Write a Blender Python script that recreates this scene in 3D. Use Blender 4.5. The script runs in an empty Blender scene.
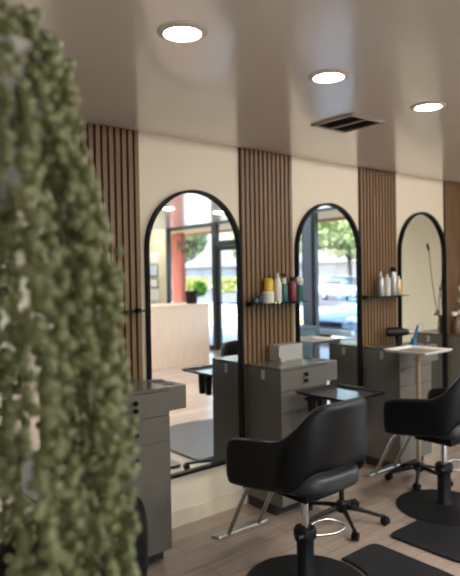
import bpy, bmesh, math, random
import numpy as np
from mathutils import Vector, Matrix
random.seed(7); rng = np.random.default_rng(7)
scn = bpy.context.scene
COL = scn.collection
PI = math.pi
H = 2.40                      # low ceiling
XS = 7.5                      # storefront wall
# ------------------------------------------------------------------ materials
def mat(name, col, rough=0.5, metal=0.0, spec=0.5, noise=None, bump=None, trans=0.0, coat=0.0, emit=None):
    """noise=(scale, other colour, stretch xyz); bump=(scale, strength)"""
    m = bpy.data.materials.new(name); m.use_nodes = True
    nt = m.node_tree; b = nt.nodes['Principled BSDF']
    b.inputs['Base Color'].default_value = (*col, 1)
    b.inputs['Roughness'].default_value = rough
    b.inputs['Metallic'].default_value = metal
    b.inputs['Specular IOR Level'].default_value = spec
    b.inputs['Transmission Weight'].default_value = trans
    b.inputs['Coat Weight'].default_value = coat; b.inputs['Coat Roughness'].default_value = .15 if 'ceiling' in name else .03
    if 'ceiling' in name: b.inputs['Coat IOR'].default_value = 1.7
    if emit:
        b.inputs['Emission Color'].default_value = (*emit[0], 1); b.inputs['Emission Strength'].default_value = emit[1]
    tc = nt.nodes.new('ShaderNodeTexCoord')
    if noise:
        mp = nt.nodes.new('ShaderNodeMapping'); mp.inputs['Scale'].default_value = noise[2]
        n = nt.nodes.new('ShaderNodeTexNoise'); n.inputs['Scale'].default_value = noise[0]; n.inputs['Detail'].default_value = 4
        r = nt.nodes.new('ShaderNodeMix'); r.data_type = 'RGBA'
        r.inputs[6].default_value = (*col, 1); r.inputs[7].default_value = (*noise[1], 1)
        ramp = nt.nodes.new('ShaderNodeMapRange'); ramp.inputs[1].default_value = .35; ramp.inputs[2].default_value = .65
        nt.links.new(tc.outputs['Object'], mp.inputs[0]); nt.links.new(mp.outputs[0], n.inputs['Vector'])
        nt.links.new(n.outputs['Fac'], ramp.inputs[0]); nt.links.new(ramp.outputs[0], r.inputs[0])
        nt.links.new(r.outputs[2], b.inputs['Base Color'])
    if bump:
        n2 = nt.nodes.new('ShaderNodeTexNoise'); n2.inputs['Scale'].default_value = bump[0]; n2.inputs['Detail'].default_value = 3
        bp = nt.nodes.new('ShaderNodeBump'); bp.inputs['Strength'].default_value = bump[1]; bp.inputs['Distance'].default_value = .02
        nt.links.new(tc.outputs['Object'], n2.inputs['Vector']); nt.links.new(n2.outputs['Fac'], bp.inputs['Height'])
        nt.links.new(bp.outputs[0], b.inputs['Normal']); nt.links.new(bp.outputs[0], b.inputs['Coat Normal'])
    return m

def glass_mat(name, tint, gl=0.1, rough=0.0):
    m = bpy.data.materials.new(name); m.use_nodes = True
    nt = m.node_tree; nt.nodes.clear()
    o = nt.nodes.new('ShaderNodeOutputMaterial'); mx = nt.nodes.new('ShaderNodeMixShader')
    t = nt.nodes.new('ShaderNodeBsdfTransparent'); t.inputs[0].default_value = (*tint, 1)
    g = nt.nodes.new('ShaderNodeBsdfGlossy'); g.inputs['Roughness'].default_value = rough
    f = nt.nodes.new('ShaderNodeLayerWeight'); f.inputs[0].default_value = .5
    pw = nt.nodes.new('ShaderNodeMath'); pw.operation = 'POWER'; pw.inputs[1].default_value = 5
    ml = nt.nodes.new('ShaderNodeMath'); ml.operation = 'MULTIPLY_ADD'; ml.inputs[1].default_value = .5; ml.inputs[2].default_value = gl*.3
    nt.links.new(f.outputs['Facing'], pw.inputs[0]); nt.links.new(pw.outputs[0], ml.inputs[0])
    nt.links.new(ml.outputs[0], mx.inputs[0]); nt.links.new(t.outputs[0], mx.inputs[1]); nt.links.new(g.outputs[0], mx.inputs[2])
    nt.links.new(mx.outputs[0], o.inputs[0])
    return m

def floor_mat():
    m = mat('oak_plank_floor', (.3, .2, .14), 0.24, spec=.6)
    nt = m.node_tree; b = nt.nodes['Principled BSDF']
    tc = nt.nodes.new('ShaderNodeTexCoord')
    br = nt.nodes.new('ShaderNodeTexBrick'); br.inputs['Scale'].default_value = 1
    br.inputs['Brick Width'].default_value = 1.25; br.inputs['Row Height'].default_value = .17
    br.inputs['Mortar Size'].default_value = .0015; br.inputs['Mortar'].default_value = (.13, .1, .077, 1)
    br.inputs['Color1'].default_value = (.4, .31, .255, 1); br.inputs['Color2'].default_value = (.32, .25, .205, 1)
    mp = nt.nodes.new('ShaderNodeMapping'); mp.inputs['Scale'].default_value = (1.2, 14, 1)
    n = nt.nodes.new('ShaderNodeTexNoise'); n.inputs['Scale'].default_value = 2.2; n.inputs['Detail'].default_value = 6
    mr = nt.nodes.new('ShaderNodeMapRange'); mr.inputs[3].default_value = .72; mr.inputs[4].default_value = 1.25
    mu = nt.nodes.new('ShaderNodeMix'); mu.data_type = 'RGBA'; mu.blend_type = 'MULTIPLY'; mu.inputs[0].default_value = 1
    nt.links.new(tc.outputs['Object'], br.inputs['Vector']); nt.links.new(tc.outputs['Object'], mp.inputs[0])
    nt.links.new(mp.outputs[0], n.inputs['Vector']); nt.links.new(n.outputs['Fac'], mr.inputs[0])
    nt.links.new(br.outputs['Color'], mu.inputs[6]); nt.links.new(mr.outputs[0], mu.inputs[7])
    nt.links.new(mu.outputs[2], b.inputs['Base Color'])
    return m

M = {}
M['floor'] = floor_mat()
M['wall'] = mat('cream_wall_paint', (.74, .66, .53), .6, noise=(3, (.72, .64, .51), (1, 1, 1)), bump=(60, .05))
M['wall_far'] = mat('warm_wall_paint', (.68, .64, .5), .7, noise=(3, (.66, .62, .48), (1, 1, 1)))
M['ceiling'] = mat('satin_ceiling_paint', (.86, .85, .82), .3, spec=.5, noise=(2.0, (.84, .83, .80), (1, 1, 1)), bump=(4, .10), coat=1)
M['white_ceiling'] = mat('white_ceiling_paint', (.8, .77, .7), .6)
M['base'] = mat('baseboard_paint', (.70, .62, .49), .4)
M['slat'] = mat('walnut_slat', (.19, .108, .05), .5, noise=(4, (.145, .08, .036), (10, 10, .7)))
M['felt'] = mat('black_felt_backing', (.022, .015, .008), .95)
M['mirror'] = mat('mirror_silver', (.93, .95, .95), .015, metal=1)
M['black'] = mat('black_metal', (.003, .0033, .004), .5, spec=.15)
M['cab'] = mat('taupe_laminate', (.13, .119, .101), .42, noise=(6, (.12, .109, .092), (6, 6, .8)))
M['cabtop'] = mat('taupe_laminate_top', (.12, .11, .098), .22, spec=.6)
M['toe'] = mat('dark_toe_kick', (.02, .018, .017), .7)
M['leather'] = mat('black_leather', (.003, .0038, .0055), .38, spec=.28, bump=(260, .05))
M['leather_seat'] = mat('charcoal_leather', (.02, .022, .027), .38, bump=(260, .05))
M['plastic'] = mat('black_plastic', (.004, .0042, .0055), .38, spec=.3)
M['base_plate'] = mat('black_base_enamel', (.005, .0052, .0065), .5, spec=.25)
M['chrome'] = mat('chrome', (.75, .75, .76), .14, metal=1)
M['brushed'] = mat('brushed_aluminium', (.5, .49, .46), .35, metal=1)
M['rubber'] = mat('black_rubber_mat', (.008, .0085, .011), .4, spec=.4, bump=(180, .25))
M['tray_black'] = mat('black_gloss_tray', (.03, .032, .036), .18, spec=.7)
M['tray_tan'] = mat('tan_tray_laminate', (.22, .165, .11), .3, noise=(3, (.18, .135, .088), (1, 12, 1)))
M['tray_white'] = mat('white_tray_rim', (.8, .79, .76), .25)
M['post_tan'] = mat('champagne_post', (.42, .32, .22), .35, metal=.4)
M['glass'] = glass_mat('window_glass', (.97, .985, .98), .1)
M['shelf_glass'] = glass_mat('green_shelf_glass', (.45, .62, .57), .14)
M['clear'] = glass_mat('clear_glass', (.86, .9, .9), .14)
M['frost'] = mat('frosted_acrylic', (.78, .76, .72), .3, trans=.5)
M['trimring'] = mat('downlight_trim', (.8, .78, .74), .35)
M['lamp'] = mat('downlight_diffuser', (1, 1, 1), .5, emit=((1, .93, .80), 14))
M['vent'] = mat('vent_paint', (.45, .42, .38), .5)
M['vent_slat'] = mat('vent_louvre', (.16, .15, .14), .6)
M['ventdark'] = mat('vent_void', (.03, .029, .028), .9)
M['frame'] = mat('dark_bronze_frame', (.018, .024, .026), .4, metal=.2)
M['post'] = mat('blue_grey_post', (.06, .085, .13), .5)
M['oak'] = mat('pale_oak_panel', (.72, .58, .46), .5, noise=(3, (.64, .5, .39), (12, 12, .8)))
M['letter'] = mat('black_vinyl', (.01, .01, .01), .5)
M['paper'] = mat('white_paper', (.8, .82, .82), .7)
M['paper_blue'] = mat('pale_blue_print', (.55, .7, .85), .7)
M['certframe'] = mat('grey_frame', (.22, .2, .17), .5)
M['leaf'] = mat('bright_leaf', (.09, .32, .03), .5, noise=(9, (.16, .42, .05), (1, 1, 1)))
M['pearl'] = mat('pearl_leaf', (.165, .19, .07), .32, spec=.5, noise=(22, (.285, .30, .15), (1, 1, 1)))
M['vine'] = mat('vine_stem', (.16, .17, .07), .6)
M['pot'] = mat('pale_ceramic', (.55, .53, .49), .45)
M['soil'] = mat('potting_soil', (.05, .035, .025), .95)
M['cord'] = mat('cotton_cord', (.6, .54, .42), .9)
def plain(n, c, r=.4, **k): M[n] = mat(n, c, r, **k)
plain('yellow', (.6, .4, .01), .3); plain('white_plastic', (.6, .59, .55), .35); plain('silver', (.36, .37, .37), .3, metal=.6)
plain('teal', (.01, .10, .09), .3); plain('red', (.17, .018, .03), .35); plain('gold', (.6, .42, .2), .35, metal=.5)
plain('darkteal', (.01, .05, .06), .3); plain('blue', (.012, .11, .25), .3); plain('amber', (.11, .055, .03), .3, coat=.5)
plain('cotton', (.85, .82, .76), .95); plain('twig', (.045, .03, .02), .8)
plain('bench', (.06, .085, .085), .5); plain('cushion', (.7, .7, .66), .8)
# street
M['concrete'] = mat('pale_concrete', (.42, .41, .39), .8, noise=(.8, (.37, .36, .345), (1, 1, 1)))
M['asphalt'] = mat('grey_asphalt', (.085, .085, .1), .85, noise=(2, (.07, .07, .085), (1, 1, 1)))
M['stucco'] = mat('red_stucco', (.36, .075, .035), .8, noise=(4, (.32, .065, .03), (1, 1, 1)))
M['cream'] = mat('cream_soffit', (.62, .43, .2), .8)
M['orange'] = mat('orange_fascia', (.4, .2, .08), .7)
M['kerb'] = mat('yellow_kerb_paint', (.8, .62, .08), .7)
M['carblue'] = mat('blue_car_paint', (.06, .19, .40), .22, coat=1)
M['carpale'] = mat('pale_car_paint', (.2, .28, .38), .22, coat=1)
M['carglass'] = mat('car_glass', (.03, .05, .07), .06, spec=.9)
M['headlamp'] = mat('headlamp_lens', (.85, .88, .9), .1, coat=1)
M['tyre'] = mat('tyre', (.015, .015, .016), .8)
M['bark'] = mat('bark', (.12, .085, .06), .9, noise=(6, (.08, .06, .045), (1, 1, .3)))
M['treeleaf'] = mat('street_tree_leaf', (.12, .18, .045), .6, noise=(.6, (.2, .25, .075), (1, 1, 1)))
M['hedgeleaf'] = mat('hedge_leaf', (.2, .24, .04), .6, noise=(2, (.3, .29, .05), (1, 1, 1)))
M['bld1'] = mat('pale_facade', (.15, .16, .175), .8, noise=(.5, (.13, .14, .155), (1, 1, 1)))
M['bld2'] = mat('warm_facade', (.32, .27, .22), .8)
M['bldwin'] = mat('facade_window', (.1, .13, .18), .15)

# ------------------------------------------------------------------ mesh helpers
def box(bm, x0, x1, y0, y1, z0, z1):
    v = [bm.verts.new(p) for p in ((x0,y0,z0),(x1,y0,z0),(x1,y1,z0),(x0,y1,z0),(x0,y0,z1),(x1,y0,z1),(x1,y1,z1),(x0,y1,z1))]
    for f in ((0,3,2,1),(4,5,6,7),(0,1,5,4),(1,2,6,5),(2,3,7,6),(3,0,4,7)): bm.faces.new([v[i] for i in f])
    return v
def ring_loft(bm, rings, cap=True, closed=True):
    R = [[bm.verts.new(p) for p in r] for r in rings]
    n = len(R[0])
    for a, b in zip(R, R[1:]):
        for i in range(n if closed else n - 1):
            j = (i + 1) % n
            bm.faces.new((a[i], a[j], b[j], b[i]))
    if cap:
        bm.faces.new(list(reversed(R[0]))); bm.faces.new(R[-1])
    return R
def lathe(bm, prof, c=(0,0,0), n=32, cap=True):
    ring_loft(bm, [[(c[0]+r*math.cos(2*PI*i/n), c[1]+r*math.sin(2*PI*i/n), c[2]+z) for i in range(n)] for r, z in prof], cap)
def tube(bm, pts, r, n=10, cap=True):
    pts = [Vector(p) for p in pts]
    rs = r if isinstance(r, (list, tuple)) else [r]*len(pts)
    rings = []; up = None
    for i, p in enumerate(pts):
        d = (pts[min(i+1, len(pts)-1)] - pts[max(i-1, 0)]).normalized()
        if up is None:
            up = Vector((0,0,1)) if abs(d.z) < .9 else Vector((1,0,0))
        a = d.cross(up).normalized(); b = a.cross(d).normalized(); up = b
        rings.append([tuple(p + a*math.cos(2*PI*k/n)*rs[i] + b*math.sin(2*PI*k/n)*rs[i]) for k in range(n)])
    ring_loft(bm, rings, cap)
def prism(bm, pts, z0, z1):
    ring_loft(bm, [[(x, y, z0) for x, y in pts], [(x, y, z1) for x, y in pts]])
def spline(pts, n=6):
    P = [Vector(p) for p in pts]; out = []
    for i in range(len(P)-1):
        p0 = P[max(i-1,0)]; p1 = P[i]; p2 = P[i+1]; p3 = P[min(i+2,len(P)-1)]
        for k in range(n):
            t = k/n
            out.append(.5*((2*p1)+(p2-p0)*t+(2*p0-5*p1+4*p2-p3)*t*t+(3*p1-p0-3*p2+p3)*t**3))
    out.append(P[-1]); return out
def obj(name, bm, m, parent=None, smooth=False, bevel=0, subsurf=0, loc=None):
    bmesh.ops.recalc_face_normals(bm, faces=bm.faces)
    me = bpy.data.meshes.new(name); bm.to_mesh(me); bm.free()
    me.materials.append(m)
    if smooth:
        for p in me.polygons: p.use_smooth = True
        if smooth == 'auto': me.set_sharp_from_angle(angle=math.radians(40))
    o = bpy.data.objects.new(name, me); COL.objects.link(o)
    if parent: o.parent = parent
    if loc: o.location = loc
    if bevel:
        b = o.modifiers.new('bevel', 'BEVEL'); b.width = bevel; b.segments = 2; b.limit_method = 'ANGLE'
    if subsurf:
        s = o.modifiers.new('subsurf', 'SUBSURF'); s.levels = subsurf; s.render_levels = subsurf
    return o
def B(): return bmesh.new()
def bx(name, m, x0, x1, y0, y1, z0, z1, parent=None, bevel=0, loc=None):
    b = B(); box(b, min(x0,x1), max(x0,x1), min(y0,y1), max(y0,y1), min(z0,z1), max(z0,z1)); return obj(name, b, m, parent, bevel=bevel, loc=loc)
def tag(o, label, cat, group=None, kind=None):
    o['label'] = label; o['category'] = cat
    if group: o['group'] = group
    if kind: o['kind'] = kind
    return o
def thing(name, label, cat, loc=(0,0,0), rz=0, group=None):
    o = bpy.data.objects.new(name, None); COL.objects.link(o); o.empty_display_size = .05
    o.location = loc; o.rotation_euler = (0, 0, rz)
    return tag(o, label, cat, group)
def struct(o):
    o['kind'] = 'structure'; return o
def sthing(name, loc=(0,0,0)):
    o = bpy.data.objects.new(name, None); COL.objects.link(o); o.empty_display_size = .05; o.location = loc
    return struct(o)
def dup(root, loc, label, rz=None, group=None):
    r = root.copy(); COL.objects.link(r); r.location = loc; r['label'] = label
    if rz is not None: r.rotation_euler = (0, 0, rz)
    for ch in list(root.children):
        c = ch.copy(); COL.objects.link(c); c.parent = r
        for g in list(ch.children):
            d = g.copy(); COL.objects.link(d); d.parent = c
    return r

# ------------------------------------------------------------------ room shell
struct(bx('floor', M['floor'], -3, XS, -9.5, 0, -.1, 0))
struct(bx('ceiling', M['ceiling'], -3, 5.9, -9.5, 0, H, H+.1))
struct(bx('ceiling', M['white_ceiling'], 5.9, XS+.1, -9.5, 0, 2.95, 3.05))
struct(bx('trim_1', M['white_ceiling'], 5.86, 5.9, -9.5, 0, H+.1, 2.95))
struct(bx('wall_back', M['wall'], -3, XS+.1, 0, .1, -.1, 3.05))
struct(bx('wall_left', M['wall_far'], -3.1, -3, -9.5, .1, -.1, 3.05))
b = B()
box(b, -3.1, -2.4, -9.6, -9.5, -.1, 3.05); box(b, 1.6, XS+.1, -9.6, -9.5, -.1, 3.05); box(b, -2.4, 1.6, -9.6, -9.5, 2.38, 3.05); box(b, -2.4, 1.6, -9.6, -9.5, -.1, .05)
struct(obj('wall_front', b, M['wall_far']))
b = B()
box(b, XS, XS+.1, -2.4, 0, -.1, 2.95); box(b, XS, XS+.1, -9.5, -8.34, -.1, 2.95); box(b, XS, XS+.1, -8.34, -2.4, 2.64, 2.95)
struct(obj('wall_right', b, M['wall_far']))
struct(bx('baseboard_back', M['base'], -3, XS, -.014, 0, 0, .10, bevel=.003))
struct(bx('baseboard_right', M['base'], XS-.014, XS, -2.38, -.014, 0, .10, bevel=.003))

# storefront glazing : window_1 | door_1 | window_2 | post | window_3
def glazing(name, d0, d1, z0=.0, z1=2.64, fw=.06):
    w = sthing(name, (XS+.04, -(d0+d1)/2, 0)); h = (d1-d0)/2
    b = B()
    box(b, -.04, .04, -h, -h+fw, z0, z1); box(b, -.04, .04, h-fw, h, z0, z1)
    box(b, -.04, .04, -h+fw, h-fw, z0, z0+.1); box(b, -.04, .04, -h+fw, h-fw, z1-fw, z1)
    obj('window_frame', b, M['frame'], w)
    bx('pane', M['glass'], -.004, .004, -h+fw, h-fw, z0+.1, z1-fw, w)
    return w
for k, xc in enumerate((-1.4, .6)):  # unseen windows behind the camera, added to even out the daylight
    added_window = glazing('window_%d' % (k+4), 0, 2.0, .051, 2.379); added_window.location = (xc, -9.55, 0); added_window.rotation_euler = (0, 0, -PI/2)
glazing('window_1', 6.56, 8.34, fw=.09)
glazing('window_2', 4.05, 5.44)
glazing('window_3', 2.4, 3.86)
struct(bx('trim_2', M['post'], XS-.03, XS+.1, -4.05, -3.86, 0, 2.64))
d = sthing('door_1', (XS+.04, -6.0, 0))
b = B(); h = .56
box(b, -.05, .05, -h, -h+.06, 0, 2.64); box(b, -.05, .05, h-.06, h, 0, 2.64); box(b, -.05, .05, -h+.06, h-.06, 2.58, 2.64); box(b, -.05, .05, -h+.06, h-.06, 2.13, 2.24)
obj('door_frame', b, M['frame'], d)
bx('transom_pane', M['glass'], -.004, .004, -h+.06, h-.06, 2.24, 2.58, d)
b = B(); g = h-.065
box(b, -.025, .025, -g, -g+.08, .01, 2.125); box(b, -.025, .025, g-.08, g, .01, 2.125)
box(b, -.025, .025, -g+.08, g-.08, .01, .17); box(b, -.025, .025, -g+.08, g-.08, 2.04, 2.125)
leaf = obj('door_leaf', b, M['frame'], d)
bx('door_pane', M['glass'], -.004, .004, -g+.08, g-.08, .17, 2.04, leaf)
b = B(); tube(b, [(-.025, -g+.05, .98), (-.07, -g+.05, .98), (-.07, g-.05, .98), (-.025, g-.05, .98)], .012)
obj('push_bar', b, M['black'], leaf)

# ------------------------------------------------------------------ wood slat panels
PITCH = 1.265; PX = [.061 + .0, 1.326, 2.591, 3.856, 5.121]
PXS = [1.326, 2.591, 3.856, 5.121]
def slat_panel(x0, label):
    t = thing('slat_panel', label, 'wall panel', (x0, 0, .101), 0, 'vertical wood slat panels on the mirror wall')
    w = .493; z1 = H-.001-.101
    bx('backing', M['felt'], 0, w, -.0085, -.0005, 0, z1, t)
    b = B(); n = 12; p = w/n
    for i in range(n):
        box(b, i*p+.007, i*p+.007+p*.66, -.022, -.008, 0, z1)
    obj('slats', b, M['slat'], t, bevel=.0015)
    return t
sp = slat_panel(PXS[0], 'brown wood slat wall panel partly hidden by the hanging plant')
dup(sp, (PXS[1],0,.101), 'brown wood slat wall panel behind the yellow bottle shelf')
dup(sp, (PXS[2],0,.101), 'brown wood slat wall panel behind the silver bottle shelf')
dup(sp, (PXS[3],0,.101), 'brown wood slat wall panel at right edge behind the cotton vase')

# ------------------------------------------------------------------ arched mirrors
def arch(w, z0, z1, n=28):
    r = w/2; pts = [(-r, z0), (r, z0)]
    for i in range(n+1):
        a = PI*i/n
        pts.append((r*math.cos(a), z1-r+r*math.sin(a)))
    return pts
MW, MZ0, MZ1 = .737, .315, 2.085
def arched_mirror(x0, label):
    t = thing('arched_mirror', label, 'mirror', (x0+MW/2, 0, MZ0), 0, 'tall arched mirrors along the wall')
    out = arch(MW, 0, MZ1-MZ0); f = .017
    inn = [(x*(1-2*f/MW), f + (z)*(MZ1-MZ0-2*f)/(MZ1-MZ0)) for x, z in out]
    b = B()
    rings = [[(x, 0, z) for x, z in out], [(x, -.034, z) for x, z in out], [(x, -.034, z) for x, z in inn], [(x, -.004, z) for x, z in inn]]
    R = [[b.verts.new(p) for p in r] for r in rings]; n = len(out)
    for a, c in zip(R, R[1:]):
        for i in range(n): b.faces.new((a[i], a[(i+1)%n], c[(i+1)%n], c[i]))
    b.faces.new(R[0])
    obj('frame', b, M['black'], t)
    b = B(); vs = [[b.verts.new((x, y, z)) for x, z in inn] for y in (-.012, -.006)]
    b.faces.new(vs[0]); b.faces.new(list(reversed(vs[1])))
    for i in range(n): b.faces.new((vs[0][i], vs[0][(i+1)%n], vs[1][(i+1)%n], vs[1][i]))
    obj('mirror_glass', b, M['mirror'], t)
    return t
MX = [1.848 + PITCH*k for k in (-1, 0, 1, 2)]
am = arched_mirror(MX[1], 'black framed arched mirror reflecting the pale oak reception desk and glass door')
dup(am, (MX[0]+MW/2, 0, MZ0), 'black framed arched mirror hidden behind the hanging plant')
dup(am, (MX[2]+MW/2, 0, MZ0), 'black framed arched mirror reflecting the blue parked car and trees')
dup(am, (MX[3]+MW/2, 0, MZ0), 'black framed arched mirror reflecting a plain beige wall and a twig')

# ------------------------------------------------------------------ station cabinets
CW, CD, CH = .437, .362, .955
def station_cabinet(x0, label):
    t = thing('station_cabinet', label, 'cabinet', (x0, -.002, 0), 0, 'taupe styling station cabinets')
    y0, y1 = -CD, -.023
    b = B(); box(b, 0, CW, y0+.019, y1, .07, CH-.018)
    body = obj('body', b, M['cab'], t, bevel=.001)
    bx('toe_kick', M['toe'], .012, CW-.012, y0+.07, y1, 0, .07, t)
    bx('top_panel', M['cabtop'], 0, CW, y0, y1, CH-.018, CH, t, bevel=.0015)
    def front(name, z0, z1):
        return bx(name, M['cab'], .001, CW-.001, y0, y0+.018, z0, z1, t, bevel=.0015)
    d1 = front('drawer', .806, CH-.021); d2 = front('drawer', .668, .802); door = front('door', .075, .664)
    for z in (.898, .858):
        b = B(); lathe(b, [(.006, 0), (.006, .012), (.013, .014), (.014, .022), (.011, .026)], n=16)
        k = obj('knob', b, M['black'], d1, smooth='auto'); k.location = (CW/2, y0, z); k.rotation_euler = (PI/2, 0, 0)
    for z in (.735, .6):
        b = B(); lathe(b, [(.006, 0), (.006, .012), (.013, .014), (.014, .022), (.011, .026)], n=16)
        k = obj('knob', b, M['black'], d2 if z > .7 else door, smooth='auto'); k.location = (CW/2, y0, z); k.rotation_euler = (PI/2, 0, 0)
    # tool holder box on the right flank with two round holes
    b = B(); x0_, x1_ = CW, CW+.118; ty0, ty1, tz0, tz1 = y0+.012, y1-.05, .82, .95
    box(b, x0_, x1_, ty0, ty1, tz0, tz1)
    th = obj('tool_holder', b, M['cab'], t, bevel=.0015)
    for yy in (-.27, -.17):
        b = B(); lathe(b, [(.033, 0), (.036, .001), (.036, .003), (.028, .003), (.026, .001)], n=24)
        o = obj('holder_hole', b, M['plastic'], th, smooth='auto'); o.location = (CW+.06, yy, tz1)
    bx('side_socket', M['brushed'], -.004, 0, -.215, -.185, .87, .93, t, bevel=.001)
    return t
CX = [1.33, 2.603, 3.87, 5.137]
cab = station_cabinet(CX[0], 'taupe station cabinet nearest the hanging plant, left of the desk mirror')
dup(cab, (CX[1], -.002, 0), 'taupe station cabinet with a frosted box on top')
dup(cab, (CX[2], -.002, 0), 'taupe station cabinet behind the tan topped tray trolley')
dup(cab, (CX[3], -.002, 0), 'taupe station cabinet at right edge under the cotton vase')

# ------------------------------------------------------------------ glass shelves
def glass_shelf(x0, label):
    t = thing('glass_shelf', label, 'shelf', (x0, -.022, 1.35), 0, 'small glass shelves on the slat panels')
    bx('shelf_plate', M['shelf_glass'], 0, .485, -.125, 0, 0, .008, t, bevel=.001)
    for x in (.03, .455):
        bx('bracket', M['black'], x-.012, x+.012, -.035, 0, -.012, .016, t, bevel=.002)
    return t
gs = glass_shelf(PXS[1]+.018, 'green glass shelf holding the yellow bottle')
dup(gs, (PXS[0]-.005, -.022, 1.35), 'green glass shelf half hidden by the hanging plant')
dup(gs, (PXS[2]-.005, -.022, 1.35), 'green glass shelf holding the silver and white bottles')
SZ = 1.3582
def bottle(x, y, prof, m, label, name='bottle', cap=None, capm=None, cat='bottle', group='hair products on the wall shelves', z=SZ):
    t = thing(name, label, cat, (x, y, z), 0, group)
    b = B(); lathe(b, prof, n=24); obj('container', b, m, t, smooth='auto')
    if cap:
        b = B(); lathe(b, cap, n=20); obj('cap', b, capm, t, smooth='auto')
    return t
def pump(t, z, m):
    b = B(); tube(b, [(0,0,z), (0,0,z+.018)], .005); box(b, -.028, .012, -.009, .009, z+.018, z+.030); obj('spray_head', b, m, t, bevel=.002)
ya = -.09
bottle(2.647, ya, [(.0, 0), (.026, 0), (.027, .004), (.027, .03), (.024, .034), (0, .034)], M['darkteal'], 'short dark tub at left end of the yellow bottle shelf', 'hair_product_tub', cat='tub')
bottle(2.688, ya-.005, [(.0, 0), (.020, 0), (.021, .004), (.021, .05), (.012, .056), (0, .056)], M['darkteal'], 'small dark jar between the short tub and the white jar', 'hair_product_jar', cat='jar')
bottle(2.797, ya+.03, [(.0, 0), (.033, 0), (.034, .005), (.034, .15), (.026, .162), (.014, .166), (0, .166)], M['yellow'], 'tall yellow bottle behind the white jar', 'hair_product_bottle',
       [(0, .166), (.014, .166), (.014, .195), (.01, .2), (0, .2)], M['clear'])
bottle(2.730, ya-.035, [(.0, 0), (.040, 0), (.041, .004), (.041, .055), (0, .055)], M['white_plastic'], 'squat white jar in front of the yellow bottle', 'hair_product_jar',
       [(0, .055), (.042, .055), (.042, .072), (.04, .075), (0, .075)], M['white_plastic'], cat='jar')
bottle(2.85, ya-.005, [(.0, 0), (.025, 0), (.027, .005), (.027, .125), (.02, .155), (.011, .17), (0, .17)], M['white_plastic'], 'tall white bottle right of the yellow bottle', 'hair_product_bottle',
       [(0, .17), (.010, .17), (.008, .198), (0, .2)], M['white_plastic'])
s = bottle(2.91, ya-.005, [(.0, 0), (.024, 0), (.026, .005), (.026, .105), (.014, .125), (0, .125)], M['teal'], 'teal spray bottle with a white collar and black top', 'spray_bottle',
       [(0, .125), (.015, .125), (.017, .165), (0, .165)], M['white_plastic'])
pump(s, .165, M['black'])
bottle(2.952, ya+.02, [(.0, 0), (.02, 0), (.021, .005), (.021, .12), (.012, .135), (0, .135)], M['plastic'], 'slim black bottle behind the teal spray bottle', 'hair_product_bottle',
       [(0, .135), (.012, .135), (.012, .165), (0, .165)], M['plastic'])
bottle(2.993, ya-.005, [(.0, 0), (.028, 0), (.03, .005), (.03, .13), (.02, .142), (0, .142)], M['red'], 'dark red bottle between the black and teal bottles', 'hair_product_bottle',
       [(0, .142), (.016, .142), (.016, .172), (0, .172)], M['plastic'])
bottle(3.058, ya-.01, [(.0, 0), (.028, 0), (.03, .005), (.03, .10), (.015, .115), (0, .115)], M['teal'], 'teal bottle with a round white top at right end of shelf', 'hair_product_bottle',
       [(0, .115), (.018, .117), (.027, .13), (.03, .145), (.027, .16), (.016, .172), (0, .175)], M['white_plastic'])
bottle(4.02, ya, [(.0, 0), (.03, 0), (.032, .005), (.032, .13), (.02, .155), (.012, .165), (0, .165)], M['silver'], 'silver bottle with a pale nozzle, leftmost on its shelf', 'hair_product_bottle',
       [(0, .165), (.011, .165), (.006, .2), (0, .2)], M['white_plastic'])
bottle(4.108, ya, [(.0, 0), (.026, 0), (.027, .005), (.027, .14), (.012, .155), (0, .155)], M['white_plastic'], 'white bottle between the silver bottle and the black capped one', 'hair_product_bottle',
       [(0, .155), (.012, .155), (.012, .175), (0, .175)], M['white_plastic'])
bottle(4.178, ya-.01, [(.0, 0), (.033, 0), (.035, .005), (.035, .145), (.027, .165), (.025, .195), (0, .195)], M['silver'], 'tall silver bottle with a black cap', 'hair_product_bottle',
       [(0, .195), (.024, .195), (.024, .228), (.02, .232), (0, .232)], M['black'])
bottle(4.25, ya-.01, [(.0, 0), (.022, 0), (.024, .005), (.024, .125), (.012, .14), (0, .14)], M['gold'], 'gold bottle at right end of the silver bottle shelf', 'hair_product_bottle',
       [(0, .14), (.010, .14), (.010, .16), (0, .16)], M['white_plastic'])

# ------------------------------------------------------------------ ceiling fittings
def downlight(x, y, label):
    t = thing('recessed_downlight', label, 'ceiling light', (x, y, H), 0, 'round recessed downlights in the low ceiling')
    b = B(); ring = [(.088, -.0005), (.088, -.004), (.068, -.010), (.064, -.006), (.064, -.0005)]
    ring_loft(b, [[(r*math.cos(2*PI*i/40), r*math.sin(2*PI*i/40), z) for i in range(40)] for r, z in ring+ring[:1]], cap=False)
    obj('trim_ring', b, M['trimring'], t, smooth='auto')
    b = B(); lathe(b, [(.064, -.001), (.064, -.004), (.06, -.006)], n=32); obj('diffuser', b, M['lamp'], t)
    return t
LX = [1.212, 1.978, 2.745]
dl = downlight(LX[0], -1.325, 'round recessed ceiling light, largest and nearest the plant')
spots = [(LX[0], -1.325)]
def more(x, y, l): dup(dl, (x, y, H), l); spots.append((x, y))
more(LX[1], -1.325, 'round recessed ceiling light beside the square air vent')
more(LX[2], -1.325, 'round recessed ceiling light, smallest and rightmost in the photo')
more(4.16, -3.21, 'round recessed ceiling light reflected top left in the desk mirror')
more(4.99, -3.26, 'round recessed ceiling light reflected top right in the desk mirror')
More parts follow.
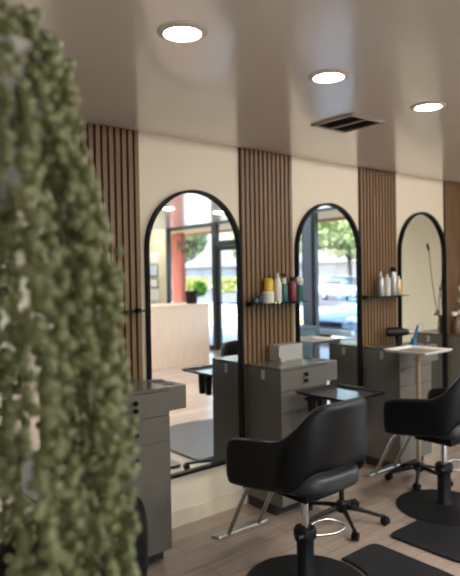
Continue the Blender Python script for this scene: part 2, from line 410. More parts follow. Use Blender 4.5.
for sx, sy in spots + [(3.51, -1.325), (4.28, -1.325), (5.05, -1.325), (3.33, -3.2), (2.5, -3.2), (2.5, -5.2), (4.5, -5.2), (6.7, -8.6), (6.7, -6.6), (6.7, -4.2)]:  # unseen extras lack fixtures; raised-ceiling ones are added fill for the end wall
    if sy > -2 and sx < 5.9:
        L = bpy.data.lights.new('downlight_and_fill', 'SPOT'); L.spot_size = math.radians(180); L.spot_blend = 0; L.shadow_soft_size = .05; L.energy = 2.5 if sx < 2.2 else 3.2 if sx < 3 else 6.5
    else:
        L = bpy.data.lights.new('downlight_and_fill', 'AREA'); L.shape = 'DISK'; L.size = .12; L.energy = 8; L.spread = math.radians(175)
    L.color = (1, .965, .90)
    o = bpy.data.objects.new('downlight_and_fill', L); COL.objects.link(o); o.location = (sx, sy, (H if sx < 5.9 else 2.95)-.012)

t = thing('ceiling_vent', 'square louvred air vent set in the ceiling above the mirrors', 'air vent', (2.677, -.86, H))
v = .148
b = B()
for x0, x1, y0, y1 in ((-v, v, -v, -v+.022), (-v, v, v-.022, v), (-v, -v+.022, -v+.022, v-.022), (v-.022, v, -v+.022, v-.022), (-.009, .009, -v+.022, v-.022)):
    box(b, x0, x1, y0, y1, -.012, -.0005)
obj('vent_frame', b, M['vent'], t, bevel=.002)
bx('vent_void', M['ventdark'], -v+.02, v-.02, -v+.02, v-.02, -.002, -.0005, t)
for sgn in (-1, 1):
    b = B()
    for i in range(9):
        y = -v+.034+i*.0285
        x0, x1 = (-v+.022, -.009) if sgn < 0 else (.009, v-.022)
        vs = [b.verts.new(p) for p in ((x0, y, -.010), (x1, y, -.010), (x1, y+.014, -.003), (x0, y+.014, -.003))]; b.faces.new(vs)
        vs2 = [b.verts.new(p) for p in ((x0, y, -.0085), (x1, y, -.0085), (x1, y+.014, -.0015), (x0, y+.014, -.0015))]; b.faces.new(list(reversed(vs2)))
    obj('louvres', b, M['vent_slat'], t)

# ------------------------------------------------------------------ styling chairs
def interp(tab, x):
    return float(np.interp(x, [a for a, _ in tab], [c for _, c in tab]))
def chair_shell():
    a, ry, ny = .28, .225, 2.2
    path = []
    NA, NB = 7, 13
    for i in range(NA): path.append((-a, .28 - (.33)*i/NA))
    for i in range(NB*2+1):
        th = PI - PI*i/(NB*2) if False else PI*i/(NB*2)
        c, s_ = -math.cos(th), math.sin(th)
        path.append((a*math.copysign(abs(c)**(2/ny), c), -.05 - ry*abs(s_)**(2/ny)))
    for i in range(NA-1, -1, -1): path.append((a, .28 - (.33)*i/NA))
    P = [Vector((x, y, 0)) for x, y in path]
    L = [0]
    for p, q in zip(P, P[1:]): L.append(L[-1] + (q-p).length)
    tot = L[-1]
    top = [(0,.953),(.19,.948),(.24,.936),(.28,.915),(.32,.885),(.35,.857),(.39,.83),(.43,.805),(.47,.786),(.55,.768),(.68,.757),(.87,.738),(.97,.722),(1,.71)]
    bot = [(0,.655),(.24,.642),(.31,.615),(.345,.58),(.39,.548),(.5,.54),(.61,.525),(.81,.505),(1,.492)]
    rings = []
    for i, p in enumerate(P):
        u = abs(2*L[i]/tot - 1)
        tn = (P[min(i+1, len(P)-1)] - P[max(i-1, 0)]).normalized()
        nrm = Vector((tn.y, -tn.x, 0))         # outward?
        if nrm.dot(Vector((p.x, p.y-.05, 0))) < 0: nrm = -nrm
        zt, zb = interp(top, u), interp(bot, u)
        th = .048
        lean = .05 * max(0, 1-u/.6) + .01
        def pt(off, z):
            q = p + nrm*(off + lean*(z-.5)); return (q.x, q.y, z)
        zm = (zt+zb)/2
        rings.append([pt(-.006, zb), pt(.004, zb+.012), pt(.008, zm), pt(.004, zt-.012), pt(-.006, zt), pt(-th+.006, zt), pt(-th, zt-.014), pt(-th, zm), pt(-th, zb+.012), pt(-th+.006, zb)])
    b = B(); ring_loft(b, rings); return b
def rounded_slab(w0, w1, d0, d1, z0, z1, r=.07, n=6, crown=.012):
    """seat: outline with rounded corners, rolled edges"""
    def outline(ins, z):
        pts = []
        for cx, cy, a0 in ((w1-r, d1-r, 0), (w0+r, d1-r, PI/2), (w0+r, d0+r, PI), (w1-r, d0+r, 1.5*PI)):
            for i in range(n+1):
                a = a0 + PI/2*i/n
                pts.append((cx+(r-ins)*math.cos(a), cy+(r-ins)*math.sin(a), z))
        return pts
    b = B()
    ring_loft(b, [outline(.02, z0), outline(.004, z0+.012), outline(0, (z0+z1)/2), outline(.004, z1-.018), outline(.018, z1-.004), outline(.05, z1+crown*.6)])
    return b
def styling_chair(loc, rz, label, lift=0.0):
    t = thing('styling_chair', label, 'salon chair', loc, rz, 'black tub styling chairs')
    dz = lift
    obj('backrest_shell', chair_shell(), M['leather'], t, smooth=True, subsurf=1, loc=(0, 0, dz))
    obj('seat_cushion', rounded_slab(-.228, .228, -.245, .29, .515, .612, r=.16), M['leather_seat'], t, smooth=True, subsurf=1, loc=(0, 0, dz))
    bx('seat_mount', M['black'], -.12, .12, -.12, .14, .455, .505, t, bevel=.005, loc=(0, 0, dz))
    b = B(); lathe(b, [(.02, .26), (.02, .46+dz)], n=20); obj('piston', b, M['chrome'], t, smooth='auto')
    b = B(); lathe(b, [(.055, .02), (.055, .035), (.043, .05), (.043, .235), (.056, .245), (.058, .275), (.05, .292), (.024, .296)], n=28)
    ped = obj('pedestal', b, M['base_plate'], t, smooth='auto')
    b = B(); lathe(b, [(.018, -.01), (.018, .025), (.014, .03)], n=14)
    k = obj('lock_knob', b, M['plastic'], ped, smooth='auto'); k.location = (-.05, -.02, .262); k.rotation_euler = (0, -PI/2, 0)
    b = B(); lathe(b, [(.302, 0), (.306, .004), (.304, .010), (.2, .018), (.075, .028), (.058, .034), (.02, .036)], n=64)
    obj('base_plate', b, M['base_plate'], t, smooth='auto')
    b = B(); tube(b, spline([(.03, -.03, .25), (.09, -.045, .238), (.17, -.06, .232), (.235, -.055, .236), (.245, -.02, .25), (.2, .02, .268), (.12, .03, .275), (.04, .02, .272)], 5), .0065, 8)
    obj('pump_lever', b, M['chrome'], t, smooth=True)
    fr = None
    b = B()
    pts = [(-.195, .445, .128), (.165, .445, .128), (.165, .52, .112), (-.195, .52, .112)]
    lo = [bm_ for bm_ in pts]
    v0 = [b.verts.new(p) for p in lo]; v1 = [b.verts.new((x, y, z+.022)) for x, y, z in lo]
    b.faces.new(list(reversed(v0))); b.faces.new(v1)
    for i in range(4): b.faces.new((v0[i], v0[(i+1)%4], v1[(i+1)%4], v1[i]))
    fp = obj('footrest_plate', b, M['brushed'], t, bevel=.008)
    for x in (-.125, .095):
        b = B(); tube(b, [(x, .45, .145), (x+.012, .31, .42), (x+.014, .25, .475+dz), (x+.014, .12, .482+dz)], .0115, 10)
        obj('footrest_arm', b, M['brushed'], t, smooth=True)
    return t
CH1 = (2.135, -1.0, 0); CH2 = (3.53, -.93, 0); CH0 = (.86, -1.02, 0)
styling_chair(CH1, 0.0, 'black tub styling chair in the centre foreground, on a round base', .012)
styling_chair(CH2, 0.0, 'black tub styling chair at right, cut by the photo edge', -.008)
styling_chair(CH0, -.12, 'black tub styling chair mostly hidden behind the hanging plant', -.11)

# ------------------------------------------------------------------ half moon mats, notched round the chair base
def salon_mat(cx, yb, hw, cy, label):
    pts = []
    rn = .325
    s0 = yb - cy                                   # back edge relative to chair centre
    ang = math.asin(max(-1, min(1, s0/rn)))
    dep0, dep1 = -.30, -1.13
    r = .05
    def corner(x, sx):
        out = []
        for i in range(6):
            a = PI/2*i/5
            out.append((x - sx*r + sx*r*math.sin(a), s0 - r + r*math.cos(a)))
        return out
    right = corner(hw, 1); left = list(reversed(corner(-hw, -1)))
    xn = rn*math.cos(ang)
    pts += [(xn, s0)] + right
    for i in range(1, 30):
        a = PI*i/30
        pts.append((hw*math.copysign(abs(math.cos(a))**.85, math.cos(a)), dep0 + (dep1-dep0)*math.sin(a)**.95))
    pts += left + [(-xn, s0)]
    a0, a1 = PI-ang, 2*PI+ang
    if ang < 0: a0, a1 = PI-ang, 2*PI+ang
    for i in range(1, 24):
        a = a0 + (a1-a0)*i/24
        pts.append((rn*math.cos(a), rn*math.sin(a)))
    b = B(); prism(b, [(x, y) for x, y in pts], 0.0005, .018)
    o = obj('salon_mat', b, M['rubber'], None, bevel=.008, loc=(cx, cy, 0))
    return tag(o, label, 'floor mat', 'black half moon mats round the chair bases')
salon_mat(CH1[0], -.955, .615, CH1[1], 'black half moon floor mat at the centre chair, at bottom edge')
salon_mat(CH2[0], -.945, .64, CH2[1], 'black half moon floor mat in front of the right hand chair')

# ------------------------------------------------------------------ tray trolleys
def tray_cart(loc, zt, leg0, label, post_m, top_m, rim_m, holders, hw=.185, RL=.262):
    t = thing('tray_trolley', label, 'trolley', loc, 0, 'rolling tray trolleys')
    w = hw
    b = B(); box(b, -w+.02, w-.02, -w+.02, w-.02, zt, zt+.008); top = obj('tray_top', b, top_m, t)
    b = B()
    def sq(s, z): return [(-s, -s, z), (s, -s, z), (s, s, z), (-s, s, z)]
    R = [sq(w-.022, zt), sq(w-.02, zt+.008), sq(w-.001, zt+.024), sq(w+.012, zt+.025), sq(w+.012, zt+.020), sq(w-.002, zt+.004)]
    V = [[b.verts.new(p) for p in r] for r in R]
    for i in range(len(V)):
        A, Bq = V[i], V[(i+1) % len(V)]
        for k in range(4): b.faces.new((A[k], A[(k+1)%4], Bq[(k+1)%4], Bq[k]))
    obj('tray_rim', b, rim_m, t, bevel=.003)
    b = B(); lathe(b, [(.016, .1), (.016, zt-.02), (.06, zt-.012), (.06, zt)], n=18); obj('post', b, post_m, t, smooth='auto')
    b = B(); lathe(b, [(.032, .07), (.036, .08), (.036, .125), (.02, .14)], n=20); hub = obj('hub', b, M['plastic'], t, smooth='auto')
    for k in range(5):
        a = math.radians(leg0 + 72*k); c, s_ = math.cos(a), math.sin(a)
        b = B()
        prof = [(.02, .098, .017), (.34*RL, .09, .015), (.62*RL, .074, .012), (.85*RL, .058, .011), (RL, .052, .011)]
        tube(b, [(r*c, r*s_, z) for r, z, _ in prof], [q for _, _, q in prof], 10)
        lg = obj('leg', b, M['plastic'], t, smooth=True)
        b = B()
        ca = a + .9
        for sg in (-1, 1):
            ax = Vector((math.cos(ca), math.sin(ca), 0)); cen = Vector((RL*c, RL*s_, .026)) + ax*sg*.012
            tube(b, [cen-ax*.008, cen-ax*.006, cen+ax*.006, cen+ax*.008], [.020, .0255, .0255, .020], 18)
        ax = Vector((RL*c, RL*s_, 0)); tube(b, [ax+Vector((0,0,.03)), ax+Vector((0,0,.058))], .008, 10)
        obj('caster', b, M['plastic'], lg, smooth='auto')
    for hx, hy in holders:
        b = B(); lathe(b, [(.024, zt-.145), (.03, zt-.01), (.03, zt), (.026, zt), (.021, zt-.14)], c=(hx, hy, 0), n=20)
        obj('tool_holder', b, M['plastic'], t, smooth='auto')
    return t
tray_cart((2.85, -.635, 0), .795, -51, 'black tray trolley with hanging tool holders behind the centre chair', M['plastic'], M['tray_black'], M['plastic'], [(-.15, .10), (-.15, .02)])
tray_cart((3.86, -.53, 0), .955, 137, 'tall tray trolley with white rimmed tan top at the far cabinet', M['post_tan'], M['tray_tan'], M['tray_white'], [], .165, .222)

# ------------------------------------------------------------------ things on the cabinets
t = thing('acrylic_organizer', 'frosted acrylic organizer box on the middle cabinet', 'organizer', (2.93, -.085, CH))
b = B(); w, dp, hh, th = .115, .048, .10, .003
box(b, -w, w, -dp, dp, 0, th)
for x0, x1, y0, y1 in ((-w, w, -dp, -dp+th), (-w, w, dp-th, dp), (-w, -w+th, -dp+th, dp-th), (w-th, w, -dp+th, dp-th), (.02, .02+th, -dp+th, dp-th)): box(b, x0, x1, y0, y1, th, hh)
obj('box_shell', b, M['frost'], t)
b = B(); box(b, -w-.002, w+.002, -dp-.002, dp+.002, hh, hh+.008); obj('lid', b, M['frost'], t, bevel=.002)
t = thing('cream_pot', 'small white cream pot in front of the frosted organizer', 'pot', (2.815, -.16, CH))
b = B(); lathe(b, [(.017, 0), (.018, .003), (.018, .018)], n=20); obj('container', b, M['white_plastic'], t, smooth='auto')
b = B(); lathe(b, [(.019, .018), (.019, .028), (.017, .03)], n=20); obj('lid', b, M['white_plastic'], t, smooth='auto')
t = thing('glass_tumbler', 'clear glass tumbler on the holder right of the frosted organizer', 'glass', (CX[1]+CW+.055, -.13, .953))
b = B(); lathe(b, [(.028, 0), (.031, .1), (.029, .1), (.026, .005)], n=24); obj('glass', b, M['clear'], t, smooth='auto')

t = thing('hair_dryer', 'black hair dryer standing on the far cabinet under the beige mirror', 'hair dryer', (4.15, -.16, CH), math.radians(-40))
b = B(); tube(b, [(-.10, 0, .105), (-.095, 0, .105), (-.05, 0, .105), (.02, 0, .105), (.075, 0, .103), (.085, 0, .103)], [.028, .036, .039, .037, .025, .022], 24); obj('barrel', b, M['plastic'], t, smooth='auto')
b = B(); tube(b, [(-.01, 0, .08), (0, 0, .04), (.004, 0, .0)], [.022, .018, .02], 16); hd = obj('handle', b, M['plastic'], t, smooth='auto')
b = B(); tube(b, [(.085, 0, .103), (.12, 0, .103)], [.023, .020], 20); obj('nozzle', b, M['silver'], t, smooth='auto')
t = thing('curling_iron', 'blue curling iron leaning upright with a looped cord', 'curling iron', (4.235, -.25, CH))
b = B(); lathe(b, [(.035, 0), (.036, .006), (.024, .02), (.02, .05), (.016, .055)], n=20); obj('stand', b, M['blue'], t, smooth='auto')
b = B(); tube(b, [(0, 0, .03), (.012, -.01, .09), (.028, -.022, .16)], [.013, .012, .009], 14); obj('handle', b, M['blue'], t, smooth='auto')
b = B(); tube(b, spline([(.028, -.022, .16), (.045, -.03, .178), (.068, -.04, .165), (.08, -.045, .11), (.083, -.046, .05), (.083, -.046, .004)], 5), .004, 8); obj('cord', b, M['clear'], t, smooth=True)

t = thing('flower_vase', 'amber vase of cotton stems and twigs on the rightmost cabinet', 'vase', (5.185, -.09, CH))
b = B(); lathe(b, [(.03, 0), (.04, .008), (.044, .05), (.041, .1), (.032, .14), (.03, .165), (.034, .175), (.031, .175), (.026, .16), (.036, .1), (.039, .05), (.034, .01)], n=28)
obj('vase', b, M['amber'], t, smooth='auto')
def cotton(pts, balls):
    b = B(); tube(b, spline(pts, 5), .003, 6); st = obj('stem', b, M['twig'], t, smooth=True)
    for c, r in balls:
        b = B()
        for k in range(4):
            a = k*PI/2; bmesh.ops.create_icosphere(b, subdivisions=2, radius=r*.72, matrix=Matrix.Translation((c[0]+r*.45*math.cos(a), c[1]+r*.45*math.sin(a), c[2]+.006*(k%2))))
        obj('cotton_boll', b, M['cotton'], st, smooth=True)
cotton([(-.006, 0, .02), (-.02, 0, .14), (-.065, -.02, .185)], [((-.07, -.02, .195), .026)])
cotton([(.0, 0, .02), (.01, -.01, .15), (-.01, -.05, .205)], [((-.012, -.052, .212), .025)])
cotton([(.006, 0, .02), (.02, .0, .17), (.05, -.01, .30)], [((.05, -.01, .315), .025)])
cotton([(.008, .004, .02), (.02, .0, .18), (.03, -.03, .42)], [((.03, -.03, .43), .028)])
b = B(); tube(b, spline([(0, .005, .02), (-.03, .0, .16), (-.01, -.02, .3), (.08, -.05, .46), (.12, -.06, .56)], 6), .0045, 6); obj('twig', b, M['twig'], t, smooth=True)
b = B(); tube(b, spline([(0, -.005, .02), (-.02, 0, .15), (-.045, -.03, .28), (-.06, -.06, .50), (-.072, -.085, .80)], 6), .0035, 6)
tw = obj('twig', b, M['twig'], t, smooth=True)
b = B(); tube(b, [(-.072, -.085, .79), (-.074, -.09, .815), (-.076, -.098, .85), (-.077, -.1, .87)], [.005, .013, .012, .004], 8); obj('seed_head', b, M['twig'], tw, smooth=True)

# ------------------------------------------------------------------ far side of the room
t = thing('reception_desk', 'pale oak reception desk seen in the leftmost mirror', 'desk', (5.77, -5.3, 0))
w = .60
bx('front_panel', M['oak'], -w, w, -.03, 0, 0, 1.02, t)
for x in (-w, w-.03): bx('side_panel', M['oak'], x, x+.03, -.62, -.03, 0, 1.02, t)
bx('counter_top', M['oak'], -w-.01, w+.01, -.64, .012, 1.02, 1.055, t, bevel=.003)
bx('inner_shelf', M['oak'], -w+.03, w-.03, -.6, -.03, .70, .73, t)
t = thing('potted_plant', 'black potted green plant standing on the reception desk', 'plant', (6.13, -5.48, 1.055))
b = B(); lathe(b, [(.09, 0), (.1, .01), (.115, .2), (.12, .22), (.108, .22), (.1, .19)], n=24); pt_ = obj('pot', b, M['plastic'], t, smooth='auto')
b = B(); lathe(b, [(.0, .18), (.1, .19), (.0, .2)], n=20); obj('soil', b, M['soil'], t)
def leaf_cloud(n, cen, rad, size, seed, up=.0):
    r_ = np.random.default_rng(seed); V = []; F = []
    for i in range(n):
        d_ = r_.normal(size=3); d_ /= np.linalg.norm(d_)
        p = np.array(cen) + d_*np.array(rad)*(.45+.55*r_.random()**.5)
        q = r_.normal(size=3); q /= np.linalg.norm(q); w_ = np.cross(q, r_.normal(size=3)); w_ /= np.linalg.norm(w_)
        s_ = size*(.6+.8*r_.random()); k = len(V)
        V += [tuple(p-q*s_), tuple(p+w_*s_*.45), tuple(p+q*s_), tuple(p-w_*s_*.45)]; F.append((k, k+1, k+2, k+3))
    me = bpy.data.meshes.new('foliage'); me.from_pydata(V, [], F); return me
def foliage(name, me, m, parent):
    me.materials.append(m); o = bpy.data.objects.new(name, me); COL.objects.link(o); o.parent = parent; return o
foliage('foliage', leaf_cloud(150, (.2, -.02, .25), (.11, .11, .13), .05, 3), M['leaf'], t)
b = B(); tube(b, [(0, 0, .18), (.07, 0, .26), (.19, -.02, .25)], .008, 8); obj('stem', b, M['vine'], t)

def cert(z, h, d, framed, label, m):
    t = thing('framed_certificate' if framed else 'paper_notice', label, 'notice', (XS, -d, z), 0, 'notices stacked on the far wall')
    w = .17
    if framed:
        b = B(); box(b, -.02, -.001, -w, w, -h/2, h/2); obj('frame', b, M['certframe'], t, bevel=.004)
        bx('print', m, -.023, -.020, -w+.025, w-.025, -h/2+.025, h/2-.025, t)
    else:
        bx('sheet', m, -.004, 0, -w, w, -h/2, h/2, t)
cert(1.98, .26, 8.85, False, 'white paper notice, topmost of the four on the reflected wall', M['paper'])
cert(1.68, .29, 8.85, True, 'framed blue and white certificate, second from top on the reflected wall', M['paper_blue'])
cert(1.38, .22, 8.85, True, 'framed pale certificate, third from top on the reflected wall', M['paper'])
cert(1.11, .26, 8.85, False, 'white paper notice, lowest of the four on the reflected wall', M['paper'])

# window lettering, readable from the street
cu = bpy.data.curves.new('lettering', 'FONT'); cu.body = 'BLOW'; cu.size = .36; cu.extrude = .002; cu.offset = .014
to = bpy.data.objects.new('lettering', cu); COL.objects.link(to)
dg = bpy.context.evaluated_depsgraph_get(); me = bpy.data.meshes.new_from_object(to.evaluated_get(dg))
bpy.data.objects.remove(to)
me.materials.clear(); me.materials.append(M['letter'])
o = bpy.data.objects.new('window_lettering', me); COL.objects.link(o)
xs_ = [v.co.x for v in me.vertices]; wid = max(xs_)-min(xs_)
o.scale = (.78/wid, 1, 1); o.rotation_euler = (PI/2, 0, PI/2); o.location = (XS+.04+.009, -7.97, 2.07)
tag(o, 'black capital lettering on the storefront glass, seen in the leftmost mirror', 'sign')

t = thing('waiting_bench', 'dark grey waiting bench below the storefront window, seen in a mirror', 'bench', (7.22, -4.35, 0))
bx('seat_box', M['bench'], -.2, .2, -.55, .62, .04, .62, t, bevel=.01)
bx('seat_pad', M['bench'], -.21, .21, -.56, .63, .62, .68, t, bevel=.02)
for x in (-.17, .13):
    for y in (-.5, .53): bx('foot', M['black'], x, x+.04, y, y+.04, 0, .04, t)

# ------------------------------------------------------------------ the street outside
GZ = -.05
tag(bx('pavement', M['concrete'], XS+.1, 21, -45, 12, GZ-.1, GZ), 'pale concrete pavement and parking lot outside the storefront', 'pavement', kind='structure')
struct(bx('pavement', M['concrete'], -30, XS+.1, -45, -9.6, GZ-.1, GZ))
tag(bx('road', M['asphalt'], 21, 46, -120, 60, GZ-.12, GZ-.02), 'grey asphalt road beyond the parking lot', 'road', kind='structure')
tag(bx('pavement', M['concrete'], 46, 110, -150, 60, GZ-.1, GZ), 'pale far pavement across the road', 'pavement', kind='structure')
struct(bx('roof_overhang', M['cream'], XS+.1, 8.95, -14, 3, 2.62, 2.72))
struct(bx('fascia', M['orange'], 8.95, 9.03, -14, 3, 2.57, 2.95))
o = bx('stucco_column', M['stucco'], 8.5, 8.62, -9.60, -9.16, GZ, 2.62, bevel=.01); struct(o)
o = bx('yellow_kerb', M['kerb'], 14.0, 14.25, -16.5, -9.5, GZ, GZ+.12, bevel=.02); tag(o, 'yellow painted kerb across the parking lot outside', 'kerb')

def car(loc, rz, paint, label):
    t = thing('parked_car', label, 'car', loc, rz, 'cars outside the storefront')
    # local: nose towards -x, length 4.3
    hwid = .88
    sec = [(-2.15,.30,.50,.72),(-2.05,.22,.62,.82),(-1.7,.18,.73,.88),(-1.1,.18,.85,.88),(-.75,.18,.92,.88),(.0,.18,.95,.88),(1.0,.18,.96,.88),(1.7,.2,.98,.86),(2.05,.26,.9,.8),(2.15,.34,.75,.7)]
    b = B(); rings = []
    for x, z0, z1, w in sec:
        zm = z0+(z1-z0)*.55
        rings.append([(x,-w*.9,z0),(x,-w,z0+.1),(x,-w,zm),(x,-w*.93,z1-.05),(x,-w*.6,z1+.0),(x,0,z1+.03),(x,w*.6,z1),(x,w*.93,z1-.05),(x,w,zm),(x,w,z0+.1),(x,w*.9,z0)])
    ring_loft(b, rings); body = obj('body', b, paint, t, smooth=True, subsurf=2)
    b = B(); rings = []
    for x, z1, w in [(-.85,.94,.72),(-.45,1.2,.68),(-.1,1.38,.62),(.5,1.43,.6),(1.1,1.36,.6),(1.6,1.12,.66),(1.85,.97,.68)]:
        rings.append([(x,-w,.9),(x,-w*.97,.9+(z1-.9)*.5),(x,-w*.82,z1-.02),(x,0,z1+.015),(x,w*.82,z1-.02),(x,w*.97,.9+(z1-.9)*.5),(x,w,.9)])
    ring_loft(b, rings); obj('cabin_glass', b, M['carglass'], t, smooth=True, subsurf=1)
    b = B(); rings = []
    for x, z1, w in [(-.18,1.385,.55),(.1,1.43,.58),(.5,1.455,.6),(1.1,1.385,.58),(1.35,1.29,.55)]:
        rings.append([(x,-w,z1-.05),(x,-w*.7,z1+.0),(x,0,z1+.02),(x,w*.7,z1),(x,w,z1-.05)])
    ring_loft(b, rings); obj('roof', b, paint, t, smooth=True, subsurf=1)
    for s_ in (-1, 1):
        b = B(); bmesh.ops.create_uvsphere(b, u_segments=16, v_segments=10, radius=1, matrix=Matrix.Translation((-2.02, s_*.62, .60)) @ Matrix.Diagonal((.11, .16, .075, 1))); obj('headlamp', b, M['headlamp'], t, smooth=True)
        b = B(); tube(b, [(-.55, s_*.86, .98), (-.55, s_*1.0, 1.02)], [.06, .08], 10); obj('wing_mirror', b, paint, t, smooth=True)
        for x in (-1.35, 1.3):
            b = B(); tube(b, [(x, s_*.72, .31), (x, s_*.74, .31), (x, s_*.88, .31), (x, s_*.895, .31)], [.26, .31, .31, .26], 24); wh = obj('wheel', b, M['tyre'], t, smooth='auto')
            b = B(); tube(b, [(x, s_*.88, .31), (x, s_*.9, .31)], [.2, .18], 16); obj('hub_cap', b, M['silver'], wh)
    b = B(); box(b, -2.17, -2.06, -.42, .42, .44, .54); obj('grille', b, M['black'], t, bevel=.01)
    b = B(); box(b, -2.21, -2.06, -.72, .72, .27, .39); obj('bumper', b, M['silver'], t, bevel=.02)
    return t
car((12.0, -5.62, GZ), 0, M['carblue'], 'blue car parked nose in, filling the lower part of a mirror')
car((27.5, -19.3, GZ), math.radians(-80), M['carpale'], 'pale blue car standing further off on the street')
car((27.5, -27.0, GZ), math.radians(-80), M['carpale'], 'pale car down the street behind the storefront lettering')

tree_mesh = leaf_cloud(2600, (0, 0, 4.6), (2.6, 2.6, 2.3), .22, 11)
def street_tree(x, y, sc, label):
    t = thing('street_tree', label, 'tree', (x, y, GZ), random.random()*6, 'leafy street trees')
    t.scale = (sc, sc, sc)
    b = B(); tube(b, [(0,0,0), (.05,0,1.2), (0,.05,2.6), (.1,0,4.2)], [.2, .15, .13, .07], 10)
    for k in range(4):
        a = k*PI/2+.4; tube(b, [(0,.03,2.2), (.7*math.cos(a), .7*math.sin(a), 3.3), (1.4*math.cos(a), 1.4*math.sin(a), 4.6)], [.08, .06, .03], 6)
    obj('trunk', b, M['bark'], t, smooth=True)
    foliage('crown', tree_mesh, M['treeleaf'], t) if not tree_mesh.materials else None
    return t
tr = street_tree(24, -14.0, .9, 'leafy green tree reflected to the right behind the blue car')
def dup_tree(x, y, s_, l):
    r = dup(tr, (x, y, GZ), l, random.random()*6); r.scale = (s_, s_, s_)
dup_tree(29, -20.5, 1.05, 'leafy green tree reflected at centre behind the blue car')
dup_tree(20.5, -18.9, .7, 'leafy green tree reflected just left of the grey window post')
dup_tree(36, -24.5, 1.2, 'leafy tree far across the road beyond the blue car')
dup_tree(41, -41.5, 1.0, 'leafy tree reflected through the glass door')
dup_tree(38, -52.0, 1.3, 'leafy tree far off behind the storefront lettering')
for (x, y, ln, lab) in ((34.5, -38.2, 5.5, 'yellow green hedge reflected through the glass door'), (36, -47.0, 5, 'yellow green hedge reflected beside the desk plant')):
    r_ = np.random.default_rng(int(-y)); V = []; F = []
    for i in range(1500):
        p = np.array([r_.uniform(-.8, .8), r_.uniform(-ln/2, ln/2), r_.uniform(.02, 1.35)]); q = r_.normal(size=3); q /= np.linalg.norm(q); w_ = np.cross(q, r_.normal(size=3)); w_ /= np.linalg.norm(w_)
        k = len(V); V += [tuple(p-q*.13), tuple(p+w_*.08), tuple(p+q*.13), tuple(p-w_*.08)]; F.append((k, k+1, k+2, k+3))
    me = bpy.data.meshes.new('hedge'); me.from_pydata(V, [], F); me.materials.append(M['hedgeleaf'])
    o = bpy.data.objects.new('hedge', me); COL.objects.link(o); o.location = (x, y, GZ); tag(o, lab, 'hedge')

def building(x0, x1, y0, y1, h, m, label):
    t = thing('street_building', label, 'building', (x0, (y0+y1)/2, GZ), 0, 'low buildings across the road')
    hl = (y1-y0)/2
    bx('walls', m, 0, x1-x0, -hl, hl, 0, h, t)
    bx('parapet', M['concrete'], -.25, x1-x0+.2, -hl-.2, hl+.2, h, h+.4, t)
    bx('canopy', M['bldwin'], -1.4, 0, -hl+1, hl-1, 3.0, 3.25, t)
    n = int(hl*2/5)
    for i in range(n):
        y = -hl + 5*(i+.5)
        bx('window', M['bldwin'], -.06, 0, y-1.7, y+1.7, .7, 2.7, t)
building(60, 72, -62, -34, 7, M['bld1'], 'long pale grey low building far across the road')
building(66, 78, -125, -64, 13, M['bld1'], 'pale tall building behind the storefront lettering')
building(64, 74, -30, 0, 5, M['bld1'], 'pale grey building far across the road beyond the blue car')

# ------------------------------------------------------------------ camera (fitted)
f_px, yaw, pitch, roll, D, hc = 593.345, .8804, .0225, .0164, 3.0296, 1.552
fw = Vector((math.cos(yaw)*math.cos(pitch), math.sin(yaw)*math.cos(pitch), -math.sin(pitch)))
rt = Vector((math.sin(yaw), -math.cos(yaw), 0)); dn = -rt.cross(fw)
r2 = rt*math.cos(roll) + dn*math.sin(roll); d2 = -rt*math.sin(roll) + dn*math.cos(roll)
cam = bpy.data.cameras.new('camera'); co = bpy.data.objects.new('camera', cam); COL.objects.link(co)
CP = Vector((0, -D, hc))
mw = Matrix((( r2.x, -d2.x, -fw.x, CP.x), (r2.y, -d2.y, -fw.y, CP.y), (r2.z, -d2.z, -fw.z, CP.z), (0, 0, 0, 1)))
co.matrix_world = mw
cam.sensor_fit = 'HORIZONTAL'; cam.sensor_width = 36; cam.lens = f_px/460*36; cam.clip_start = .02; cam.clip_end = 400
cam.dof.use_dof = True; cam.dof.focus_distance = 1.8; cam.dof.aperture_fstop = 4.6
scn.camera = co

# ------------------------------------------------------------------ hanging string of pearls (foreground)
ZC = .60
ctr = CP + fw*ZC + r2*((-30-230)/f_px*ZC); cx, cy = ctr.x, ctr.y
ztop = CP.z + (278-15)/f_px*ZC
t = thing('hanging_plant', 'trailing string of pearls plant hanging in a pot in the left foreground', 'plant', (cx, cy, 1.60))
view = Vector((cx-CP.x, cy-CP.y, 0)).normalized()
def L3(r, a, z): return (r*math.cos(a), r*math.sin(a), z-1.60)
b = B(); lathe(b, [(.045, 1.625-1.6), (.055, 1.63-1.6), (.075, 1.70-1.6), (.082, 1.765-1.6), (.086, 1.775-1.6), (.080, 1.775-1.6), (.074, 1.75-1.6), (.0, 1.75-1.6)], n=40); obj('pot', b, M['pot'], t, smooth='auto')
b = B(); lathe(b, [(.0, .15), (.074, .15), (.07, .162), (.0, .168)], n=32); obj('soil', b, M['soil'], t)
va = math.atan2(view.y, view.x)
for a in (va, va+PI):
    b = B(); tube(b, [L3(.084, a, 1.77), L3(.003, a, 2.36)], .0018, 6); obj('hanger_cord', b, M['cord'], t)
b = B(); lathe(b, [(.012, H-1.6-.0005), (.012, H-1.6-.006), (.004, H-1.6-.01), (.004, 2.355-1.6)], n=12); obj('ceiling_hook', b, M['black'], t)
bmi = B(); bmesh.ops.create_icosphere(bmi, subdivisions=2, radius=1); bmi.verts.ensure_lookup_table()
IV = np.array([v.co[:] for v in bmi.verts]); IF = np.array([[v.index for v in f_.verts] for f_ in bmi.faces]); bmi.free()
RZ = [1.20, 1.32, 1.47, 1.57, 1.65, 1.70, 1.76, 1.79, ztop]
RR = [.163, .159, .152, .143, .124, .109, .098, .087, .066]
NS = 58
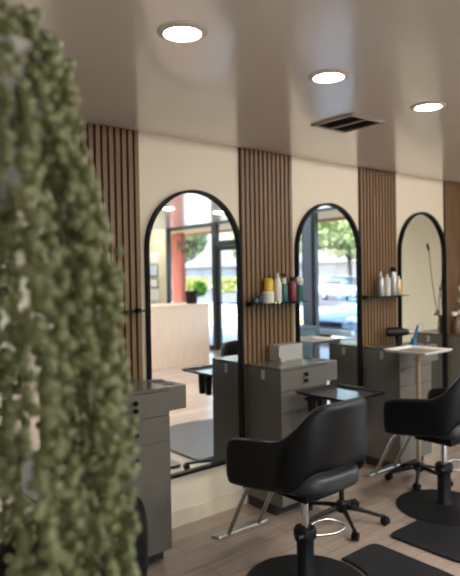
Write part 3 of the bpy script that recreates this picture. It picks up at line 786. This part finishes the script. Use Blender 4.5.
for k in range(NS):
    a = 2*PI*k/NS + rng.uniform(-.03, .03)
    layer = rng.choice([1.0, 1.0, .93, .84, .74])*rng.uniform(.97, 1.02)
    zbtm = rng.uniform(1.12, 1.2) if rng.random() < .8 else rng.uniform(1.2, 1.34)
    zt = ztop - (1-layer)*.12 - abs(rng.normal())*.012
    pts = [(.03*math.cos(a), .03*math.sin(a), 1.768), (.055*math.cos(a), .055*math.sin(a), zt-.006)]
    ph, am, da = rng.uniform(0, 6.28), rng.uniform(.002, .007), rng.uniform(-.12, .12)
    zz = np.arange(zt, zbtm, -.0122); 
    for z in zz:
        r = np.interp(z, RZ, RR)*layer; aa = a + da*(zt-z)/.6 + am/r*math.sin(ph+z*28)
        pts.append((r*math.cos(aa), r*math.sin(aa), z))
    P = [(x, y, z-1.60) for x, y, z in pts]
    b = B(); tube(b, P, .0011, 5); st = obj('strand', b, M['vine'], t, smooth=True)
    V = []; F = []; n0 = 0
    Pv = [Vector(p) for p in P]
    for i in range(1, len(Pv)):
        for rep in range(2 if rng.random() < .5 else 1):
            th = rng.uniform(0, 2*PI); rad = rng.uniform(.0051, .0067); off = rad*.85 if rep < 1 else rng.uniform(.006, .0105)
            q = Pv[i] + Vector((math.cos(th), math.sin(th), rng.uniform(-.3, .3)))*off + Vector((0, 0, rng.uniform(-.004, .004)))
            V.append(IV*np.array([rad, rad, rad*rng.uniform(1.0, 1.12)]) + np.array(q[:])); F.append(IF+n0); n0 += len(IV)
    me = bpy.data.meshes.new('pearl_leaves'); me.from_pydata(np.concatenate(V).tolist(), [], np.concatenate(F).tolist()); me.materials.append(M['pearl'])
    me.polygons.foreach_set('use_smooth', [True]*len(me.polygons))
    o = bpy.data.objects.new('pearl_leaves', me); COL.objects.link(o); o.parent = st

# ------------------------------------------------------------------ daylight
w = bpy.data.worlds.new('sky'); scn.world = w; w.use_nodes = True
nt = w.node_tree; bg = nt.nodes['Background']
sk = nt.nodes.new('ShaderNodeTexSky'); sk.sky_type = 'NISHITA'; sk.sun_disc = False; sk.sun_elevation = math.radians(52); sk.sun_rotation = math.radians(250); sk.air_density = 1; sk.dust_density = 2
nt.links.new(sk.outputs[0], bg.inputs[0]); bg.inputs[1].default_value = .5
S = bpy.data.lights.new('sun', 'SUN'); S.energy = 4.0; S.angle = .01; S.color = (1, .95, .87)
so = bpy.data.objects.new('sun', S); COL.objects.link(so)
so.rotation_euler = Vector((.60, -.18, -.78)).to_track_quat('-Z', 'Y').to_euler()
P_ = bpy.data.lights.new('window_portal', 'AREA'); P_.shape = 'RECTANGLE'; P_.size = 5.9; P_.size_y = 2.6; P_.cycles.is_portal = True
po = bpy.data.objects.new('window_portal', P_); COL.objects.link(po); po.location = (XS+.12, -5.37, 1.32); po.rotation_euler = Vector((-1, 0, 0)).to_track_quat('-Z', 'Z').to_euler()

P2 = bpy.data.lights.new('window_portal', 'AREA'); P2.shape = 'RECTANGLE'; P2.size = 4; P2.size_y = 2.3; P2.cycles.is_portal = True  # portal for the added windows behind the camera
po = bpy.data.objects.new('window_portal', P2); COL.objects.link(po); po.location = (-.4, -9.62, 1.2); po.rotation_euler = Vector((0, 1, 0)).to_track_quat('-Z', 'Z').to_euler()

# ------------------------------------------------------------------ view
scn.view_settings.view_transform = 'Standard'; scn.view_settings.look = 'None'; scn.view_settings.gamma = 1
scn.view_settings.use_curve_mapping = False; scn.view_settings.exposure = 1.76
cy_ = scn.cycles; cy_.use_denoising = True; cy_.max_bounces = 10; cy_.diffuse_bounces = 5; cy_.glossy_bounces = 6; cy_.transparent_max_bounces = 12; cy_.sample_clamp_indirect = 6; cy_.caustics_reflective = False; cy_.caustics_refractive = False
